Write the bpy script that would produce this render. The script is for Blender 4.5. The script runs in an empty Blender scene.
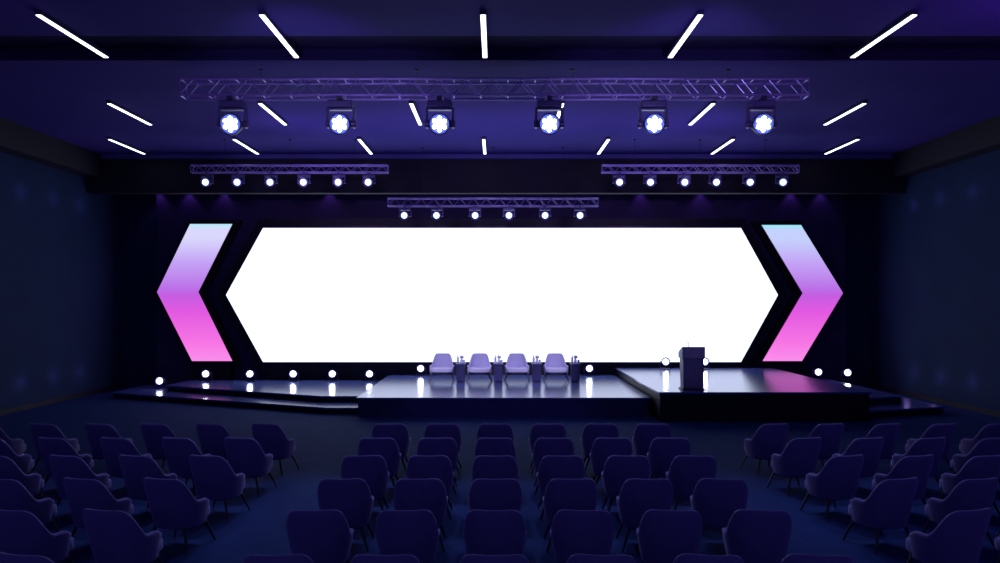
import bpy, bmesh, math, random
from mathutils import Vector, Matrix, Euler
random.seed(4)
scene = bpy.context.scene
COL = scene.collection
F = 750.0; VX = 496.5; VY = 301.0; CH = 3.0
def px(x, D): return (x - VX) / F * D
def pz(y, D): return CH - (y - VY) / F * D

# ---------------------------------------------------------------- materials
def mat(name, col, rough=0.6, metal=0.0, nscale=8.0, namt=0.15, bump=0.0, spec=0.5, sheen=0.0):
    m = bpy.data.materials.new(name); m.use_nodes = True
    nt = m.node_tree; b = nt.nodes['Principled BSDF']
    tc = nt.nodes.new('ShaderNodeTexCoord')
    n = nt.nodes.new('ShaderNodeTexNoise'); n.inputs['Scale'].default_value = nscale
    n.inputs['Detail'].default_value = 4
    nt.links.new(tc.outputs['Object'], n.inputs['Vector'])
    r = nt.nodes.new('ShaderNodeValToRGB')
    r.color_ramp.elements[0].position = 0.3; r.color_ramp.elements[1].position = 0.7
    r.color_ramp.elements[0].color = [c * (1 - namt) for c in col] + [1]
    r.color_ramp.elements[1].color = [min(1, c * (1 + namt)) for c in col] + [1]
    nt.links.new(n.outputs['Fac'], r.inputs['Fac'])
    nt.links.new(r.outputs['Color'], b.inputs['Base Color'])
    b.inputs['Roughness'].default_value = rough
    b.inputs['Metallic'].default_value = metal
    b.inputs['Specular IOR Level'].default_value = spec
    if sheen:
        b.inputs['Sheen Weight'].default_value = sheen
        b.inputs['Sheen Tint'].default_value = (.62, .58, 1, 1)
    if bump:
        bp = nt.nodes.new('ShaderNodeBump'); bp.inputs['Strength'].default_value = bump
        bp.inputs['Distance'].default_value = 0.01
        n2 = nt.nodes.new('ShaderNodeTexNoise'); n2.inputs['Scale'].default_value = nscale * 12
        nt.links.new(tc.outputs['Object'], n2.inputs['Vector'])
        nt.links.new(n2.outputs['Fac'], bp.inputs['Height'])
        nt.links.new(bp.outputs['Normal'], b.inputs['Normal'])
    return m
def emis(name, col, strength, sample=True):
    m = bpy.data.materials.new(name); m.use_nodes = True
    nt = m.node_tree
    for n in list(nt.nodes): nt.nodes.remove(n)
    o = nt.nodes.new('ShaderNodeOutputMaterial'); e = nt.nodes.new('ShaderNodeEmission')
    e.inputs['Color'].default_value = list(col) + [1]; e.inputs['Strength'].default_value = strength
    nt.links.new(e.outputs[0], o.inputs['Surface'])
    if not sample:
        m.cycles.emission_sampling = 'NONE'
    return m
def lens_mat(name, r_core, r_edge, core, mid, edge, sample=False):
    """lens face: hot core fading to a blue rim (radius about the lens axis, object space)"""
    m = bpy.data.materials.new(name); m.use_nodes = True
    nt = m.node_tree
    for n in list(nt.nodes): nt.nodes.remove(n)
    o = nt.nodes.new('ShaderNodeOutputMaterial'); e = nt.nodes.new('ShaderNodeEmission')
    tc = nt.nodes.new('ShaderNodeTexCoord'); s = nt.nodes.new('ShaderNodeSeparateXYZ'); c = nt.nodes.new('ShaderNodeCombineXYZ')
    nt.links.new(tc.outputs['Object'], s.inputs[0])
    nt.links.new(s.outputs['X'], c.inputs['X']); nt.links.new(s.outputs['Z'], c.inputs['Y'])
    l = nt.nodes.new('ShaderNodeVectorMath'); l.operation = 'LENGTH'; nt.links.new(c.outputs[0], l.inputs[0])
    mr = nt.nodes.new('ShaderNodeMapRange'); mr.inputs['From Min'].default_value = r_core; mr.inputs['From Max'].default_value = r_edge
    nt.links.new(l.outputs['Value'], mr.inputs['Value'])
    r = nt.nodes.new('ShaderNodeValToRGB'); cr = r.color_ramp
    cr.elements[0].position = 0; cr.elements[0].color = list(core) + [1]
    cr.elements[1].position = 1; cr.elements[1].color = list(edge) + [1]
    el = cr.elements.new(.5); el.color = list(mid) + [1]
    nt.links.new(mr.outputs[0], r.inputs['Fac']); nt.links.new(r.outputs['Color'], e.inputs['Color'])
    e.inputs['Strength'].default_value = 1.0
    nt.links.new(e.outputs[0], o.inputs['Surface'])
    if not sample: m.cycles.emission_sampling = 'NONE'
    return m

M_floor = mat('carpet_navy', (.024, .050, .155), .8, 0, 3, .10, .3, .02)
M_wall = mat('wall_navy_paint', (.020, .040, .100), .8, 0, 1.2, .08, .05, .1)
M_walltrim = mat('dark_wall_trim', (.006, .006, .018), .7, 0, 2, .1)
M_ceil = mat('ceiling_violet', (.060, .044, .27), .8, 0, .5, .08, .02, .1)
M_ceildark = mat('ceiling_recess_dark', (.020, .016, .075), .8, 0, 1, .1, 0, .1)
M_mould = mat('ceiling_moulding', (.10, .10, .36), .6, 0, 1, .1)
M_bulk = mat('bulkhead_dark', (.007, .005, .018), .7, 0, 1, .1)
M_back = mat('backdrop_purple_black', (.040, .022, .11), .6, 0, 1.2, .15)
M_black = mat('matte_black', (.006, .006, .012), .45, 0, 5, .2)
M_casing = mat('screen_casing_black', (.004, .004, .008), .3, 0, 5, .2)
M_deck = mat('glossy_stage_deck', (.07, .10, .34), .20, 0, 2, .10, 0, .6)
M_fascia = mat('stage_fascia_black', (.006, .006, .018), .5, 0, 2, .15, 0, .3)
M_fascia2 = mat('stage_fascia_indigo', (.036, .030, .14), .5, 0, 2, .15, 0, .3)
M_chair = mat('indigo_velvet', (.14, .105, .27), .85, 0, 30, .06, .15, .2, .6)
M_leg = mat('dark_wood_leg', (.02, .015, .04), .4, 0, 20, .3)
M_armch = mat('lavender_fabric', (.55, .50, .80), .8, 0, 30, .05, .15, .3, .3)
M_armseat = mat('pale_lavender_cushion', (.74, .70, .92), .8, 0, 30, .05, .15, .3, .3)
M_metal = mat('violet_truss_metal', (.40, .30, .74), .35, .7, 10, .1)
M_house = mat('lamp_housing_black', (.045, .04, .11), .35, .3, 10, .2)
M_house2 = mat('spotlight_housing', (.10, .085, .24), .35, .3, 10, .2)
M_cable = mat('black_cable', (.01, .01, .02), .6, 0, 10, .2)
M_table = mat('dark_side_table', (.05, .045, .15), .35, 0, 10, .2)
M_lect = mat('lectern_indigo', (.075, .062, .20), .45, 0, 5, .15)
M_lecttop = mat('lectern_top_violet', (.13, .11, .30), .45, 0, 5, .15)
M_glass = mat('bottle_plastic', (.65, .70, .9), .12, 0, 10, .05)
M_cap = mat('bottle_cap', (.8, .8, .9), .4, 0, 10, .05)
M_leaf = mat('flower_petals', (.75, .72, .9), .6, 0, 10, .1)

E_screen = emis('screen_white', (.68, .75, 1.0), 1.8)
E_lin = emis('linear_lamp_glow', (.74, .78, 1.0), 4.0)
E_led = emis('led_cell_glow', (.75, .85, 1.0), 20.0, False)
E_plate = lens_mat('led_plate_glow', .03, .185, (1.2, 1.5, 3), (.30, .45, 1.8), (.10, .14, .9))
E_par = lens_mat('par_lens_glow', .05, .10, (14, 15, 18), (1.4, 1.8, 3), (.10, .12, .8))
E_floor = lens_mat('floor_light_glow', .07, .105, (28, 30, 36), (4, 4.4, 6), (.3, .4, 1.3), True)

def arrow_mat(name, top, tip):
    m = bpy.data.materials.new(name); m.use_nodes = True
    nt = m.node_tree
    for n in list(nt.nodes): nt.nodes.remove(n)
    o = nt.nodes.new('ShaderNodeOutputMaterial'); e = nt.nodes.new('ShaderNodeEmission')
    tc = nt.nodes.new('ShaderNodeTexCoord'); s = nt.nodes.new('ShaderNodeSeparateXYZ')
    nt.links.new(tc.outputs['Generated'], s.inputs[0])
    r = nt.nodes.new('ShaderNodeValToRGB'); cr = r.color_ramp
    stops = [(0, (.97, .27, .84)), (.15, (.92, .17, .78)), (.36, (.76, .10, .75)), (.48, (.56, .11, .76)),
             (.53, (.50, .16, .80)), (.72, (.55, .36, .92)), (.90, top), (.96, top), (1, tip)]
    cr.elements[0].position = 0; cr.elements[0].color = list(stops[0][1]) + [1]
    cr.elements[1].position = 1; cr.elements[1].color = list(stops[-1][1]) + [1]
    for p, c in stops[1:-1]:
        el = cr.elements.new(p); el.color = list(c) + [1]
    nt.links.new(s.outputs['Z'], r.inputs['Fac'])
    nt.links.new(r.outputs['Color'], e.inputs['Color'])
    e.inputs['Strength'].default_value = 1.0
    nt.links.new(e.outputs[0], o.inputs['Surface'])
    return m
E_arrow = arrow_mat('arrow_gradient_lilac', (.70, .68, .98), (.45, .85, .97))
E_arrow2 = arrow_mat('arrow_gradient_blue', (.56, .64, .98), (.32, .82, .97))

# ---------------------------------------------------------------- mesh helpers
def new_bm(): return bmesh.new()
def finish(bm, name, material, smooth=False, bevel=0.0, mods=None):
    bmesh.ops.recalc_face_normals(bm, faces=bm.faces[:])
    me = bpy.data.meshes.new(name); bm.to_mesh(me); bm.free()
    mats = material if isinstance(material, (list, tuple)) else [material]
    for m in mats: me.materials.append(m)
    if bevel or mods:
        ob = bpy.data.objects.new('tmp', me); COL.objects.link(ob)
        for mt, kw in (mods or []):
            md = ob.modifiers.new('m', mt)
            for k, v in kw.items(): setattr(md, k, v)
        if bevel:
            md = ob.modifiers.new('b', 'BEVEL'); md.width = bevel; md.segments = 3; md.limit_method = 'ANGLE'
        dg = bpy.context.evaluated_depsgraph_get(); dg.update()
        me2 = bpy.data.meshes.new_from_object(ob.evaluated_get(dg))
        bpy.data.objects.remove(ob); bpy.data.meshes.remove(me); me = me2; me.name = name
    if smooth:
        for p in me.polygons: p.use_smooth = True
        if smooth != 'all':
            try: me.set_sharp_from_angle(angle=math.radians(40))
            except Exception: pass
    return me
def box(bm, x0, x1, y0, y1, z0, z1, mi=0, M=None):
    vs = [bm.verts.new((x, y, z)) for x in (x0, x1) for y in (y0, y1) for z in (z0, z1)]
    if M is not None:
        for v in vs: v.co = M @ v.co
    for f in ((0, 1, 3, 2), (4, 6, 7, 5), (0, 4, 5, 1), (2, 3, 7, 6), (0, 2, 6, 4), (1, 5, 7, 3)):
        fc = bm.faces.new([vs[i] for i in f]); fc.material_index = mi
def tube(bm, p, q, r0, r1=None, seg=10, mi=0):
    p = Vector(p); q = Vector(q); r1 = r0 if r1 is None else r1
    d = (q - p).normalized(); a = d.orthogonal().normalized(); b = d.cross(a)
    A = []; B = []
    for i in range(seg):
        t = 2 * math.pi * i / seg; o = a * math.cos(t) + b * math.sin(t)
        A.append(bm.verts.new(p + o * r0)); B.append(bm.verts.new(q + o * r1))
    for i in range(seg):
        j = (i + 1) % seg
        f = bm.faces.new((A[i], A[j], B[j], B[i])); f.material_index = mi
    f = bm.faces.new(A[::-1]); f.material_index = mi
    f = bm.faces.new(B); f.material_index = mi
def lathe(bm, prof, seg=20, M=None, mi=0):
    rings = []
    for r, z in prof:
        ring = []
        for i in range(seg):
            t = 2 * math.pi * i / seg
            co = Vector((r * math.cos(t), r * math.sin(t), z))
            if M is not None: co = M @ co
            ring.append(bm.verts.new(co))
        rings.append(ring)
    for a, b in zip(rings, rings[1:]):
        for i in range(seg):
            j = (i + 1) % seg
            f = bm.faces.new((a[i], a[j], b[j], b[i])); f.material_index = mi
    bm.faces.new(rings[0][::-1]).material_index = mi
    bm.faces.new(rings[-1]).material_index = mi
def prism_xz(bm, pts, y0, y1):
    A = [bm.verts.new((x, y0, z)) for x, z in pts]; B = [bm.verts.new((x, y1, z)) for x, z in pts]
    n = len(pts)
    bm.faces.new(A); bm.faces.new(B[::-1])
    for i in range(n):
        j = (i + 1) % n; bm.faces.new((A[i], B[i], B[j], A[j]))
def prism_xy(bm, pts, z0, z1):
    A = [bm.verts.new((x, y, z0)) for x, y in pts]; B = [bm.verts.new((x, y, z1)) for x, y in pts]
    n = len(pts)
    bm.faces.new(A[::-1]); bm.faces.new(B)
    for i in range(n):
        j = (i + 1) % n; bm.faces.new((A[i], A[j], B[j], B[i]))
def offset_poly(pts, d):
    n = len(pts); area = sum(pts[i][0] * pts[(i + 1) % n][1] - pts[(i + 1) % n][0] * pts[i][1] for i in range(n))
    s = 1 if area > 0 else -1; out = []
    for i in range(n):
        p0 = Vector(pts[i - 1]); p1 = Vector(pts[i]); p2 = Vector(pts[(i + 1) % n])
        e1 = (p1 - p0).normalized(); e2 = (p2 - p1).normalized()
        n1 = Vector((e1.y, -e1.x)) * s; n2 = Vector((e2.y, -e2.x)) * s
        m = (n1 + n2).normalized(); k = d / max(.3, m.dot(n1))
        q = p1 + m * k; out.append((q.x, q.y))
    return out

def obj(name, me, parent=None, loc=(0, 0, 0), rot=(0, 0, 0), label=None, category=None, group=None, kind=None):
    o = bpy.data.objects.new(name, me); COL.objects.link(o)
    o.location = loc; o.rotation_euler = rot
    if parent is not None: o.parent = parent
    if label: o['label'] = label
    if category: o['category'] = category
    if group: o['group'] = group
    if kind: o['kind'] = kind
    return o
def thing(name, parts, loc, rot=(0, 0, 0), label=None, category=None, group=None, scale=1.0):
    """parts: list of (name, mesh, loc, rot, parent_index or None, label)"""
    e = obj(name, None, None, loc, rot, label, category, group)
    e.empty_display_size = .2; e.scale = (scale,) * 3
    made = []
    for nm, me, l, r, pi, lb in parts:
        made.append(obj(nm, me, e if pi is None else made[pi], l, r, lb))
    return e
def setting(name, me, label, loc=(0, 0, 0)):
    return obj(name, me, None, loc, label=label, category=name.split('_')[0], kind='structure')
def boxmesh(name, m, dims, bevel=0.0):
    bm = new_bm(); box(bm, *dims); return finish(bm, name, m, bevel=bevel)

# ---------------------------------------------------------------- room
W = 13.0; YB = 26.2; YF = -2.0; ZC = 7.63
setting('floor', boxmesh('floor', M_floor, (-W, W, YF, YB, -.1, 0)), 'dark navy carpeted hall floor')
setting('wall_left', boxmesh('wall_left', M_wall, (-W - .2, -W, YF, YB + .2, -.1, 8.2)), 'plain dark navy side wall with faint light scallops')
setting('wall_right', boxmesh('wall_right', M_wall, (W, W + .2, YF, YB + .2, -.1, 8.2)), 'plain dark navy side wall with faint light scallops')
setting('wall_back', boxmesh('wall_back', M_wall, (-W, W, YB, YB + .2, -.1, 8.2)), 'dark wall behind the stage backdrop')
YD0, YD1 = 13.1, 14.45
bm = new_bm()
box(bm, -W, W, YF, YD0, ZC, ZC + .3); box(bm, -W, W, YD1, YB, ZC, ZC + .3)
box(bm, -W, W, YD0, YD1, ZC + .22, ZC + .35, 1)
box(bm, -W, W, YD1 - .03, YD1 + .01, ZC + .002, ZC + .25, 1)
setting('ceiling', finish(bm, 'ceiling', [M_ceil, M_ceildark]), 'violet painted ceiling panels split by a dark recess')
setting('trim_1', boxmesh('trim_1', M_walltrim, (-W, -W + .5, YF, 23.8, 6.92, ZC)), 'dark cornice band along the top of the side wall')
setting('trim_2', boxmesh('trim_2', M_walltrim, (W - .5, W, YF, 23.8, 6.92, ZC)), 'dark cornice band along the top of the side wall')
setting('trim_3', boxmesh('trim_3', M_bulk, (-W, W, 23.8, 24.1, 6.43, ZC)), 'near black bulkhead hanging in front of the stage')
setting('trim_4', boxmesh('trim_4', M_mould, (-W + .5, W - .5, 23.66, 23.8, ZC - .13, ZC)), 'slim pale moulding along the ceiling edge')
setting('baseboard_left', boxmesh('baseboard_left', M_walltrim, (-W, -W + .03, YF, YB, 0, .14)), 'low dark skirting board')
setting('baseboard_right', boxmesh('baseboard_right', M_walltrim, (W - .03, W, YF, YB, 0, .14)), 'low dark skirting board')

# ---------------------------------------------------------------- backdrop + screens
bm = new_bm(); box(bm, px(157, 26), px(845, 26), 25.95, 26.18, 0, 7.6)
obj('stage_backdrop', finish(bm, 'stage_backdrop', M_back), label='tall dark purple backdrop panel behind the video screens', category='backdrop')
DS = 25.5
hexp = [(263, 228), (741, 228), (778, 295), (741, 362), (263, 362), (226, 295)]
hexm = [(px(a, DS), pz(b, DS)) for a, b in hexp]
def screen(name, pts, em, surround, label, cat, emname, plinth):
    cx = sum(p[0] for p in pts) / len(pts); cz = min(p[1] for p in pts)
    q = [(a - cx, b - cz) for a, b in pts]
    bm = new_bm(); prism_xz(bm, offset_poly(q, .05), .03, .18)
    cas = finish(bm, 'screen_casing', M_casing)
    bm = new_bm(); prism_xz(bm, q, 0, .028); dis = finish(bm, 'display', em)
    bm = new_bm(); prism_xz(bm, offset_poly(q, surround), .185, .44)
    sur = finish(bm, 'surround_panel', M_black)
    bm = new_bm(); box(bm, plinth[0], plinth[1], .06, .4, -cz, -.06); pl = finish(bm, 'plinth', M_black)
    z = (0, 0, 0)
    thing(name, [('screen_casing', cas, z, z, None, None), ('display', dis, z, z, None, emname),
                 ('surround_panel', sur, z, z, None, 'matte black surround panel'), ('plinth', pl, z, z, None, 'low matte black base')],
          (cx, DS, cz), label=label, category=cat)
screen('stage_screen', hexm, E_screen, .34, 'wide elongated hexagonal video screen glowing blank white', 'screen', 'glowing blank white display', (-8.0, 8.0))
la = [(190, 224), (232, 224), (198, 292), (232, 361), (192, 361), (157, 292)]
screen('chevron_screen', [(px(a, DS), pz(b, DS)) for a, b in la], E_arrow, .15,
       'chevron shaped video panel with pale lilac to magenta gradient', 'screen', 'pale lilac to magenta gradient display', (-.3, 1.0))
ra = [(762, 225), (801, 225), (843, 293), (802, 361), (763, 361), (803, 293)]
screen('chevron_screen', [(px(a, DS), pz(b, DS)) for a, b in ra], E_arrow2, .15,
       'chevron shaped video panel with light blue to magenta gradient', 'screen', 'light blue to magenta gradient display', (-1.0, .3))

# ---------------------------------------------------------------- stage platforms
def platform(name, pts, z0, z1, label, deckmat=M_deck, fm=M_fascia):
    cx = sum(p[0] for p in pts) / len(pts); cy = sum(p[1] for p in pts) / len(pts)
    q = [(a - cx, b - cy) for a, b in pts]; h = z1 - z0
    bm = new_bm(); prism_xy(bm, offset_poly(q, -.04), 0, h - .05); body = finish(bm, 'platform_fascia', fm)
    bm = new_bm(); prism_xy(bm, q, h - .05, h); deck = finish(bm, 'platform_deck', deckmat, bevel=.006)
    parts = [('platform_fascia', body, (0,) * 3, (0,) * 3, None, 'dark fascia'),
             ('platform_deck', deck, (0,) * 3, (0,) * 3, None, 'glossy reflective deck')]
    return thing(name, parts, (cx, cy, z0), label=label, category='stage')
XL, XR = -3.63, 3.98
platform('stage_platform', [(XL, 19.4), (XR, 19.4), (XR, 25.4), (XL, 25.4)], 0, .5, 'low glossy central stage carrying the armchairs', fm=M_fascia2)
platform('stage_platform', [(4.02, 18.6), (9.3, 18.6), (9.3, 25.3), (4.02, 25.3)], 0, .74, 'taller black speaker platform carrying the lectern')
platform('stage_step', [(-11.9, 23.2), (-4.5, 19.9), (-3.67, 19.9), (-3.67, 25.3), (-11.9, 25.3)], 0, .17, 'low angled glossy step beside the stage')
platform('stage_step', [(-10.4, 23.6), (-4.9, 21.0), (-3.68, 21.0), (-3.68, 25.2), (-10.4, 25.2)], .17, .34, 'upper angled glossy step beside the stage')
platform('stage_step', [(9.34, 19.1), (11.9, 19.9), (11.9, 25.3), (9.34, 25.3)], 0, .2, 'low dark step beside the speaker platform')
platform('stage_step', [(9.34, 19.9), (11.1, 20.5), (11.1, 25.2), (9.34, 25.2)], .2, .4, 'upper dark step beside the speaker platform')

# ---------------------------------------------------------------- tub chairs
def smooth(a, b, x):
    t = max(0, min(1, (x - a) / (b - a))); return t * t * (3 - 2 * t)
def chair_parts(A, B, hb, ha, seat_z, m, flare, amax=118, wing=.0, drop=(18, 76), power=1.5, mseat=None):
    bm = new_bm(); N = 48; Mz = 8; zb = seat_z - .16; grid = []
    for i in range(N + 1):
        th = math.radians(-amax + 2 * amax * i / N); at = abs(math.degrees(th))
        top = hb - (hb - ha) * smooth(drop[0], drop[1], at) ** power - .05 * smooth(95, amax, at)
        s, c = math.sin(th), math.cos(th)
        ex = 2 / 2.35
        bx = A * math.copysign(abs(s) ** ex, s); by = -B * math.copysign(abs(c) ** ex, c)
        col = []
        for j in range(Mz + 1):
            z = zb + (top - zb) * j / Mz; k = (z - zb) / (hb - zb)
            fx = (1 - flare) + flare * (k ** .8) + wing * max(0, c) * k * k
            lean = -.10 * k * max(0, c)
            col.append(bm.verts.new((bx * fx, by * (.88 + .12 * k) + lean, z)))
        grid.append(col)
    for i in range(N):
        for j in range(Mz):
            bm.faces.new((grid[i][j], grid[i + 1][j], grid[i + 1][j + 1], grid[i][j + 1]))
    shell = finish(bm, 'backrest', m, smooth='all', mods=[('SOLIDIFY', dict(thickness=.06, offset=-1)), ('SUBSURF', dict(levels=1, render_levels=1))])
    bm = new_bm(); w = A * (1 - flare) * .98
    pts = []
    for i in range(28):
        t = 2 * math.pi * i / 28; cc, ss = math.cos(t), math.sin(t)
        pts.append((w * math.copysign(abs(cc) ** .55, cc), .04 + B * .84 * math.copysign(abs(ss) ** .55, ss)))
    prism_xy(bm, pts, seat_z - .10, seat_z + .03)
    seat = finish(bm, 'seat', mseat or m, smooth=True, bevel=.03)
    bm = new_bm(); prism_xy(bm, [(a * .9, b * .9) for a, b in pts], seat_z - .17, seat_z - .105)
    frame = finish(bm, 'seat_frame', M_leg, bevel=.01)
    zt = seat_z - .15
    parts = [('backrest', shell, (0,) * 3, (0,) * 3, None, None), ('seat', seat, (0,) * 3, (0,) * 3, None, None),
             ('seat_frame', frame, (0,) * 3, (0,) * 3, None, None)]
    for sx in (-1, 1):
        for sy in (-1, 1):
            bm = new_bm()
            tube(bm, (sx * (w + .03), sy * (B * .82), .003), (sx * w * .75, sy * B * .6, zt), .012, .022, 10)
            parts.append(('leg', finish(bm, 'leg', M_leg, smooth=True), (0,) * 3, (0,) * 3, None, None))
    return parts
aud = chair_parts(.385, .33, .905, .59, .42, M_chair, .30, wing=.14, drop=(16, 80), power=1.6)
GR = 'indigo tub chairs in audience rows'
rows = [6.17 + 1.325 * i for i in range(6)]
def aud_chair(X, Y, yaw):
    thing('audience_chair', aud, (X, Y, 0), (0, 0, math.radians(yaw + random.uniform(-2.5, 2.5))),
          'indigo upholstered tub chair with flared curved back', 'chair', GR)
for r, D in enumerate(rows):
    Y = D + .40
    for k in range(6): aud_chair(-1.84 + .912 * k, Y, 3.5 - 1.8 * k)
    lim = 540 / F * Y + .2
    for k in range(9):
        X = -3.88 - .96 * k
        if -X < lim: aud_chair(X, Y, -15)
        X = 4.70 + .96 * k
        if X < lim: aud_chair(X, Y, 15)

st = chair_parts(.40, .36, .84, .50, .40, M_armch, .08, drop=(28, 66), power=1.0, mseat=M_armseat)
DCH = 23.3
for x in (442, 479.5, 517, 556):
    thing('armchair', st, (px(x, DCH), DCH, .503), (0, 0, math.pi), 'lavender upholstered tub armchair on the stage', 'chair', 'lavender armchairs on the stage')

# side tables
bm = new_bm(); box(bm, -.13, .13, -.15, .15, .02, .53); tb = finish(bm, 'table_body', M_table, bevel=.01)
bm = new_bm(); box(bm, -.155, .155, -.18, .18, .53, .57); tt = finish(bm, 'tabletop', M_lecttop, bevel=.01)
bm = new_bm(); box(bm, -.11, .11, -.13, .13, 0, .02); tf = finish(bm, 'plinth', M_black)
bm = new_bm(); lathe(bm, [(.030, 0), (.034, .01), (.034, .14), (.030, .17), (.014, .205), (.013, .22)], 16)
bb = finish(bm, 'bottle_body', M_glass, smooth=True)
bm = new_bm(); lathe(bm, [(.016, .22), (.016, .245), (.014, .248)], 14); bc = finish(bm, 'bottle_cap', M_cap, smooth=True)
bm = new_bm(); lathe(bm, [(.026, 0), (.030, .004), (.036, .11), (.033, .11), (.027, .012), (.01, .010)], 16); gl = finish(bm, 'glass_body', M_glass, smooth=True)
bm = new_bm(); lathe(bm, [(.035, 0), (.05, .03), (.045, .08), (.028, .12), (.033, .14)], 16); va = finish(bm, 'vase', M_cap, smooth=True)
bm = new_bm()
for i in range(9):
    a = i * 2.4; rr = .05 * math.sqrt(i / 9.)
    bmesh.ops.create_icosphere(bm, subdivisions=2, radius=.03, matrix=Matrix.Translation((rr * math.cos(a), rr * math.sin(a), .2 - rr * .6 + .02 * (i % 2))))
    tube(bm, (0, 0, .12), (rr * math.cos(a), rr * math.sin(a), .19 - rr * .6), .004, .004, 5)
fl = finish(bm, 'flowers', M_leaf, smooth='all')
Z3 = (0, 0, 0)
for i, x in enumerate((460.8, 498.3, 536.5, 575)):
    X = px(x, DCH)
    thing('side_table', [('table_body', tb, Z3, Z3, None, None), ('tabletop', tt, Z3, Z3, None, None), ('plinth', tf, Z3, Z3, None, None)],
          (X, DCH, .5), label='dark square pedestal side table between armchairs', category='table', group='side tables on the stage')
    thing('water_bottle', [('bottle_body', bb, Z3, Z3, None, None), ('bottle_cap', bc, Z3, Z3, None, None)], (X - .09, DCH - .03, 1.07),
          label='small clear water bottle on a side table', category='bottle', group='water bottles on side tables')
    obj('drinking_glass', gl, None, (X + .10, DCH - .08, 1.07), label='small drinking glass on a side table', category='glass', group='glasses on side tables')
    thing('flower_vase', [('vase', va, Z3, Z3, None, None), ('flowers', fl, Z3, Z3, None, 'bunch of pale flowers')], (X + .02, DCH + .08, 1.07),
          label='small white vase with pale flowers', category='vase', group='flower vases on side tables')

# lectern
DL = 19.2; XLc = px(691.5, DL)
bm = new_bm(); box(bm, -.28, .28, -.2, .2, 0, .04); lb = finish(bm, 'lectern_base', M_black, bevel=.01)
bm = new_bm()
A = [bm.verts.new(v) for v in ((-.25, -.17, .04), (.26, -.17, .04), (.26, .15, .04), (-.25, .15, .04))]
B_ = [bm.verts.new(v) for v in ((-.26, -.2, .80), (.275, -.2, .80), (.275, .18, .80), (-.26, .18, .80))]
bm.faces.new(A[::-1]); bm.faces.new(B_)
for i in range(4): bm.faces.new((A[i], A[(i + 1) % 4], B_[(i + 1) % 4], B_[i]))
lbody = finish(bm, 'lectern_body', M_lect, bevel=.012)
bm = new_bm()
prof = [(-.22, .80), (-.22, 1.08), (-.18, 1.10), (.22, .95), (.22, .80)]
Av = [bm.verts.new((-.285, y, z)) for y, z in prof]; Bv = [bm.verts.new((.29, y, z)) for y, z in prof]
bm.faces.new(Av); bm.faces.new(Bv[::-1])
for i in range(5): bm.faces.new((Av[i], Bv[i], Bv[(i + 1) % 5], Av[(i + 1) % 5]))
ltop = finish(bm, 'lectern_desk', M_lecttop, bevel=.012)
bm = new_bm()
for (a, b) in (((-.08, -.1, 1.04), (-.09, -.03, 1.13)), ((-.09, -.03, 1.13), (-.07, .06, 1.18))): tube(bm, a, b, .006, .006, 8)
tube(bm, (-.07, .06, 1.18), (-.06, .12, 1.19), .012, .014, 10)
lmic = finish(bm, 'microphone', M_house, smooth=True)
thing('lectern', [('lectern_base', lb, Z3, Z3, None, None), ('lectern_body', lbody, Z3, Z3, None, None),
                  ('lectern_desk', ltop, Z3, Z3, None, 'lighter violet slanted desk'), ('microphone', lmic, Z3, Z3, None, 'slim gooseneck microphone')],
      (XLc, DL, .74), label='dark indigo lectern with gooseneck microphone on the platform', category='lectern')

# ---------------------------------------------------------------- trusses
def truss(name, x0, x1, D, zt, zb_, label, group=None, cables=3, r=.022, hangx=()):
    L = x1 - x0; h = zt - zb_; cx = (x0 + x1) / 2; hy = h / 2
    bm = new_bm(); tube(bm, (-L / 2, 0, 0), (L / 2, 0, 0), r, seg=16)
    ch = finish(bm, 'chord', M_metal, smooth=True)
    bm = new_bm(); n = max(4, int(round(L / (h * 1.7)))); s = L / n
    for i in range(n):
        a = -L / 2 + i * s; m_ = a + s / 2; b = a + s
        for y in (-hy, hy):
            tube(bm, (a, y, 0), (m_, y, h), r * .42, seg=6); tube(bm, (m_, y, h), (b, y, 0), r * .42, seg=6)
        for z in (0, h): tube(bm, (a, -hy, z), (a, hy, z), r * .42, seg=6)
    for a in (-L / 2, L / 2):
        for y in (-hy, hy): tube(bm, (a, y, 0), (a, y, h), r * .7, seg=8)
        for z in (0, h): tube(bm, (a, -hy, z), (a, hy, z), r * .7, seg=8)
    for x in hangx: box(bm, x - cx - .06, x - cx + .06, -hy, hy, -r, -r * .3)
    br = finish(bm, 'bracing', M_metal, smooth=True)
    parts = [('chord', ch, (0, y, z), Z3, None, None) for y in (-hy, hy) for z in (0, h)]
    parts.append(('bracing', br, Z3, Z3, None, None))
    cl = ZC - zb_ - h
    bm = new_bm(); tube(bm, (0, 0, 0), (0, 0, cl), .005, seg=6); tube(bm, (0, 0, cl - .03), (0, 0, cl), .04, seg=10)
    tube(bm, (0, -hy, 0), (0, hy, 0), .012, seg=6)
    cb = finish(bm, 'hanging_cable', M_cable)
    for i in range(cables):
        parts.append(('hanging_cable', cb, (-L / 2 + L * (i + .5) / cables, 0, h), Z3, None, None))
    thing(name, parts, (cx, D, zb_), label=label, category='truss', group=group)
DT = 15.0
z_t1 = pz(97, DT)
MHX = [px(x, DT) for x in (233, 341, 440, 549, 653, 761)]
truss('lighting_truss', px(183, DT), px(806, DT), DT, pz(81, DT), z_t1, 'long violet metal box truss carrying six moving lights', r=.024, cables=4, hangx=MHX)
DS2 = 21.5; z_t2 = pz(172.5, DS2)
truss('lighting_truss', px(192, DS2), px(388, DS2), DS2, pz(165.5, DS2), z_t2, 'short metal box truss carrying six spotlights', r=.018)
truss('lighting_truss', px(602, DS2), px(798, DS2), DS2, pz(165.5, DS2), z_t2, 'short metal box truss carrying six spotlights', r=.018)
DS3 = 22.6; z_t3 = pz(206, DS3)
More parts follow.
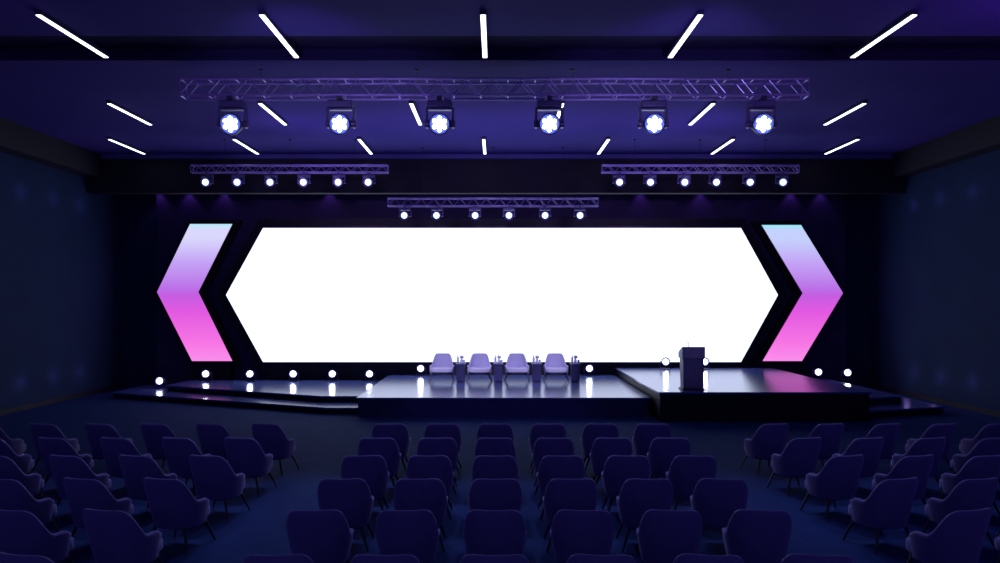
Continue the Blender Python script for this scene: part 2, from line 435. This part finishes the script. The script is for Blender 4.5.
truss('lighting_truss', px(388, DS3), px(598, DS3), DS3, pz(198.5, DS3), z_t3, 'short metal box truss hung low above the screen', r=.018)

# moving head
RX = Matrix.Rotation(math.radians(90), 4, 'X')   # local +Z -> -Y
bm = new_bm(); box(bm, -.05, .05, -.20, .20, -.07, 0)
clamp = finish(bm, 'clamp', M_house, bevel=.003)
bm = new_bm(); box(bm, -.25, .25, -.14, .14, -.21, -.07); mb = finish(bm, 'light_base', M_house2, bevel=.025)
bm = new_bm()
for s in (-1, 1):
    xx = sorted((s * .235, s * .285)); box(bm, xx[0], xx[1], -.07, .07, -.60, -.21)
    tube(bm, (s * .20, 0, -.52), (s * .305, 0, -.52), .075, seg=16)
box(bm, -.285, .285, -.07, .07, -.245, -.205)
yk = finish(bm, 'yoke', M_house2, bevel=.015)
bm = new_bm(); lathe(bm, [(.10, -.22), (.15, -.20), (.17, -.05), (.20, .04), (.215, .10), (.215, .16), (.195, .17), (.185, .14)], 28, RX)
hd = finish(bm, 'lamp_head', M_house, smooth=True)
bm = new_bm(); lathe(bm, [(.185, .140), (.185, .150)], 28, RX); lp = finish(bm, 'lens_plate', E_plate)
bm = new_bm()
cells = [(0, 0)] + [(.112 * math.cos(math.pi / 3 * i + .5), .112 * math.sin(math.pi / 3 * i + .5)) for i in range(6)]
for i, (a, b) in enumerate(cells):
    lathe(bm, [(.042 if i else .058, .150), (.040, .165), (.02, .175)], 14, RX @ Matrix.Translation((a, b, 0)))
lc = finish(bm, 'lens_cells', E_led)
tilt = math.radians(12)
mh = [('clamp', clamp, Z3, Z3, None, None), ('light_base', mb, Z3, Z3, None, None), ('yoke', yk, Z3, Z3, None, None),
      ('lamp_head', hd, (0, 0, -.52), (tilt, 0, 0), None, None), ('lens_plate', lp, Z3, Z3, 3, 'blue glowing lens plate'),
      ('lens_cells', lc, Z3, Z3, 3, 'cluster of bright white lens cells')]
for x in MHX:
    thing('moving_head_light', mh, (x, DT, z_t1 - .0242), (0, 0, 0),
          'black moving head stage light glowing blue white', 'stage light', 'moving head lights on the long truss')
# small spotlight (par can with yoke)
def par_parts(lensmat):
    bm = new_bm(); box(bm, -.03, .03, -.11, .11, -.06, 0); c = finish(bm, 'clamp', M_house2, bevel=.004)
    bm = new_bm()
    for s in (-1, 1):
        xx = sorted((s * .150, s * .180)); box(bm, xx[0], xx[1], -.035, .035, -.30, -.05)
        tube(bm, (s * .12, 0, -.26), (s * .19, 0, -.26), .035, seg=10)
    box(bm, -.18, .18, -.05, .05, -.115, -.055)
    y = finish(bm, 'yoke', M_house2, bevel=.004)
    bm = new_bm(); lathe(bm, [(.05, -.2), (.09, -.17), (.11, -.05), (.138, .08), (.145, .13), (.12, .13), (.10, .09)], 22, RX)
    k = finish(bm, 'lamp_can', M_house2, smooth=True)
    bm = new_bm(); lathe(bm, [(.100, .09), (.100, .105), (.07, .13), (.02, .137)], 22, RX); l = finish(bm, 'lens', lensmat, smooth=True)
    return c, y, k, l
c_, y_, k_, l_ = par_parts(E_par)
sp = [('clamp', c_, Z3, Z3, None, None), ('yoke', y_, Z3, Z3, None, None), ('lamp_can', k_, (0, 0, -.26), (math.radians(10), 0, 0), None, None),
      ('lens', l_, Z3, Z3, 2, 'glowing blue white lens')]
for xs, D, z in (((207, 238, 271, 304, 339, 369), DS2, z_t2), ((619, 650, 684, 715, 749, 782), DS2, z_t2), ((405, 437, 475, 509, 545, 580), DS3, z_t3)):
    for x in xs:
        thing('spotlight', sp, (px(x, D), D, z - .017), (0, 0, random.uniform(-.1, .1)), 'small black can spotlight hung on a truss', 'stage light', 'can spotlights on the short trusses')
# floor lights
bm = new_bm(); box(bm, -.13, .13, -.09, .09, 0, .025)
for s in (-1, 1):
    xx = sorted((s * .145, s * .165)); box(bm, xx[0], xx[1], -.02, .02, 0, .27)
box(bm, -.16, .16, -.03, .03, 0, .02)
stand = finish(bm, 'floor_stand', M_house2, bevel=.004)
_, _, _, lf = par_parts(E_floor)
fp = [('floor_stand', stand, Z3, Z3, None, None), ('lamp_can', k_, (0, 0, .24), (math.radians(-6), 0, 0), None, None), ('lens', lf, Z3, Z3, 1, 'glowing white lens')]
for x, D, z in ((161, 24.3, .17), (207, 24.9, .34), (251, 24.9, .34), (294, 24.9, .34), (333, 24.9, .34), (370, 24.9, .34), (421, 25.1, .5),
                (589, 25.1, .5), (665, 24.9, .74), (704, 24.9, .74), (817, 24.9, .4), (846, 24.7, .4)):
    thing('floor_light', fp, (px(x, D), D, z), label='small black floor spotlight glowing white at the screen foot', category='stage light', group='floor spotlights along the stage back')

# ---------------------------------------------------------------- ceiling linear lamps
bm = new_bm(); box(bm, -.055, .055, -1.06, 1.06, .0, .07); lh = finish(bm, 'lamp_housing', M_house, bevel=.008)
bm = new_bm(); box(bm, -.040, .040, -1.04, 1.04, -.012, .0); ldf = finish(bm, 'diffuser', E_lin)
lin = [('lamp_housing', lh, Z3, Z3, None, None), ('diffuser', ldf, Z3, Z3, None, 'glowing white diffuser')]
def linlamp(X, Y):
    thing('linear_ceiling_lamp', lin, (X, Y, ZC - .07), label='slim glowing white linear lamp on the ceiling', category='ceiling lamp', group='linear ceiling lamps')
for X in (-7.30, -3.74, -.215, 3.25, 6.66): linlamp(X, 12.0 + .99)
for k in range(6): linlamp(-8.95 + 3.49 * k, 18.36)
for k in range(7): linlamp(-10.92 + 3.52 * k, 22.2)

# ---------------------------------------------------------------- lights
def light(kind, name, loc, energy, col, size=.1, rot=None, size_y=None, spot=None, target=None):
    l = bpy.data.lights.new(name, kind); l.energy = energy; l.color = col
    if kind == 'AREA':
        l.size = size
        if size_y: l.shape = 'RECTANGLE'; l.size_y = size_y
    else: l.shadow_soft_size = size
    if kind == 'SPOT': l.spot_size = math.radians(spot or 60); l.spot_blend = .7
    o = bpy.data.objects.new(name, l); COL.objects.link(o); o.location = loc
    if target is not None: o.rotation_euler = (Vector(target) - Vector(loc)).to_track_quat('-Z', 'Y').to_euler()
    elif rot: o.rotation_euler = rot
    return o
light('AREA', 'added_ceiling_wash', (0, 19.5, 6.3), 60, (.42, .28, 1), 12, (math.pi, 0, 0), 3)  # unseen upward area lights, added to tint the ceiling violet
light('AREA', 'added_ceiling_wash', (-10, 8, 6.0), 45, (.6, .14, 1), 3, (math.pi, 0, 0), 4)
light('AREA', 'added_ceiling_wash', (9.5, 9, 6.0), 110, (.6, .14, 1), 3, (math.pi, 0, 0), 4)
for X, T, e, c in ((-2.5, (-1.2, 23, 1.1), 2300, 17), (2.5, (1.2, 23, 1.1), 2300, 17), (5.2, (5, 19.6, 1.1), 800, 11)):  # spots without fixtures, added to brighten the armchairs and lectern
    light('SPOT', 'added_stage_fill', (X, 14.7, 6.6), e, (.70, .66, 1), .15, spot=c, target=T)
light('SPOT', 'added_stage_fill', (0, 12, 6.5), 250, (.35, .30, 1), .2, spot=36, target=(0, 19.4, .2))  # another added spot with no fixture, lifts the front fascia
# moving heads' beams over the audience: cool rim light on the chair tops
for X, tx in ((MHX[0], -6.5), (MHX[1], -3.2), (MHX[2], -1.0), (MHX[3], 1.6), (MHX[4], 4.0), (MHX[5], 7.2)):
    light('SPOT', 'audience_beam', (X, DT - .35, z_t1 - .65), 330, (.42, .46, 1), .18, spot=58, target=(tx, 10.0, .6))
# violet spots without fixtures, added to lift the trusses and lamp housings
for s in (-1, 1):
    light('SPOT', 'added_truss_fill', (s * 6.1, 16.2, 6.2), 170, (.55, .32, 1), .15, spot=62, target=(s * 5.6, 21.5, 6.75))
    light('SPOT', 'added_truss_fill', (s * 3.2, 9.5, 5.8), 260, (.50, .34, 1), .15, spot=60, target=(s * 3.4, 15, 7.0))
light('SPOT', 'added_truss_fill', (0, 17.5, 5.6), 110, (.55, .40, 1), .15, spot=62, target=(0, 22.6, 6.0))
for x in (160, 190, 225, 330, 640, 700, 790, 820):
    X = px(x, 26); light('SPOT', 'backdrop_downlight', (X, 25.75, 6.9), 8, (.45, .18, 1), .05, spot=80, target=(X, 26.1, 4.8))
for s in (-1, 1):
    for Y in (17.5, 19.0, 20.5, 22.0, 23.4):
        light('POINT', 'wall_scallop', (s * (W - .2), Y, 6.0), .55, (.35, .3, 1), .08)
        light('POINT', 'wall_scallop', (s * (W - .2), Y, .78), .6, (.45, .3, 1), .08)
w = bpy.data.worlds.new('World'); scene.world = w; w.use_nodes = True
bg = w.node_tree.nodes['Background']; bg.inputs['Color'].default_value = (.24, .23, 1, 1); bg.inputs['Strength'].default_value = .33

scene.view_settings.view_transform = 'Standard'
cam = bpy.data.cameras.new('Camera'); cam.lens = 27; cam.sensor_width = 36
cam.shift_x = .0035; cam.shift_y = .0195
co = bpy.data.objects.new('Camera', cam); COL.objects.link(co); co.location = (0, 0, CH); co.rotation_euler = (math.pi / 2, 0, 0)
scene.camera = co
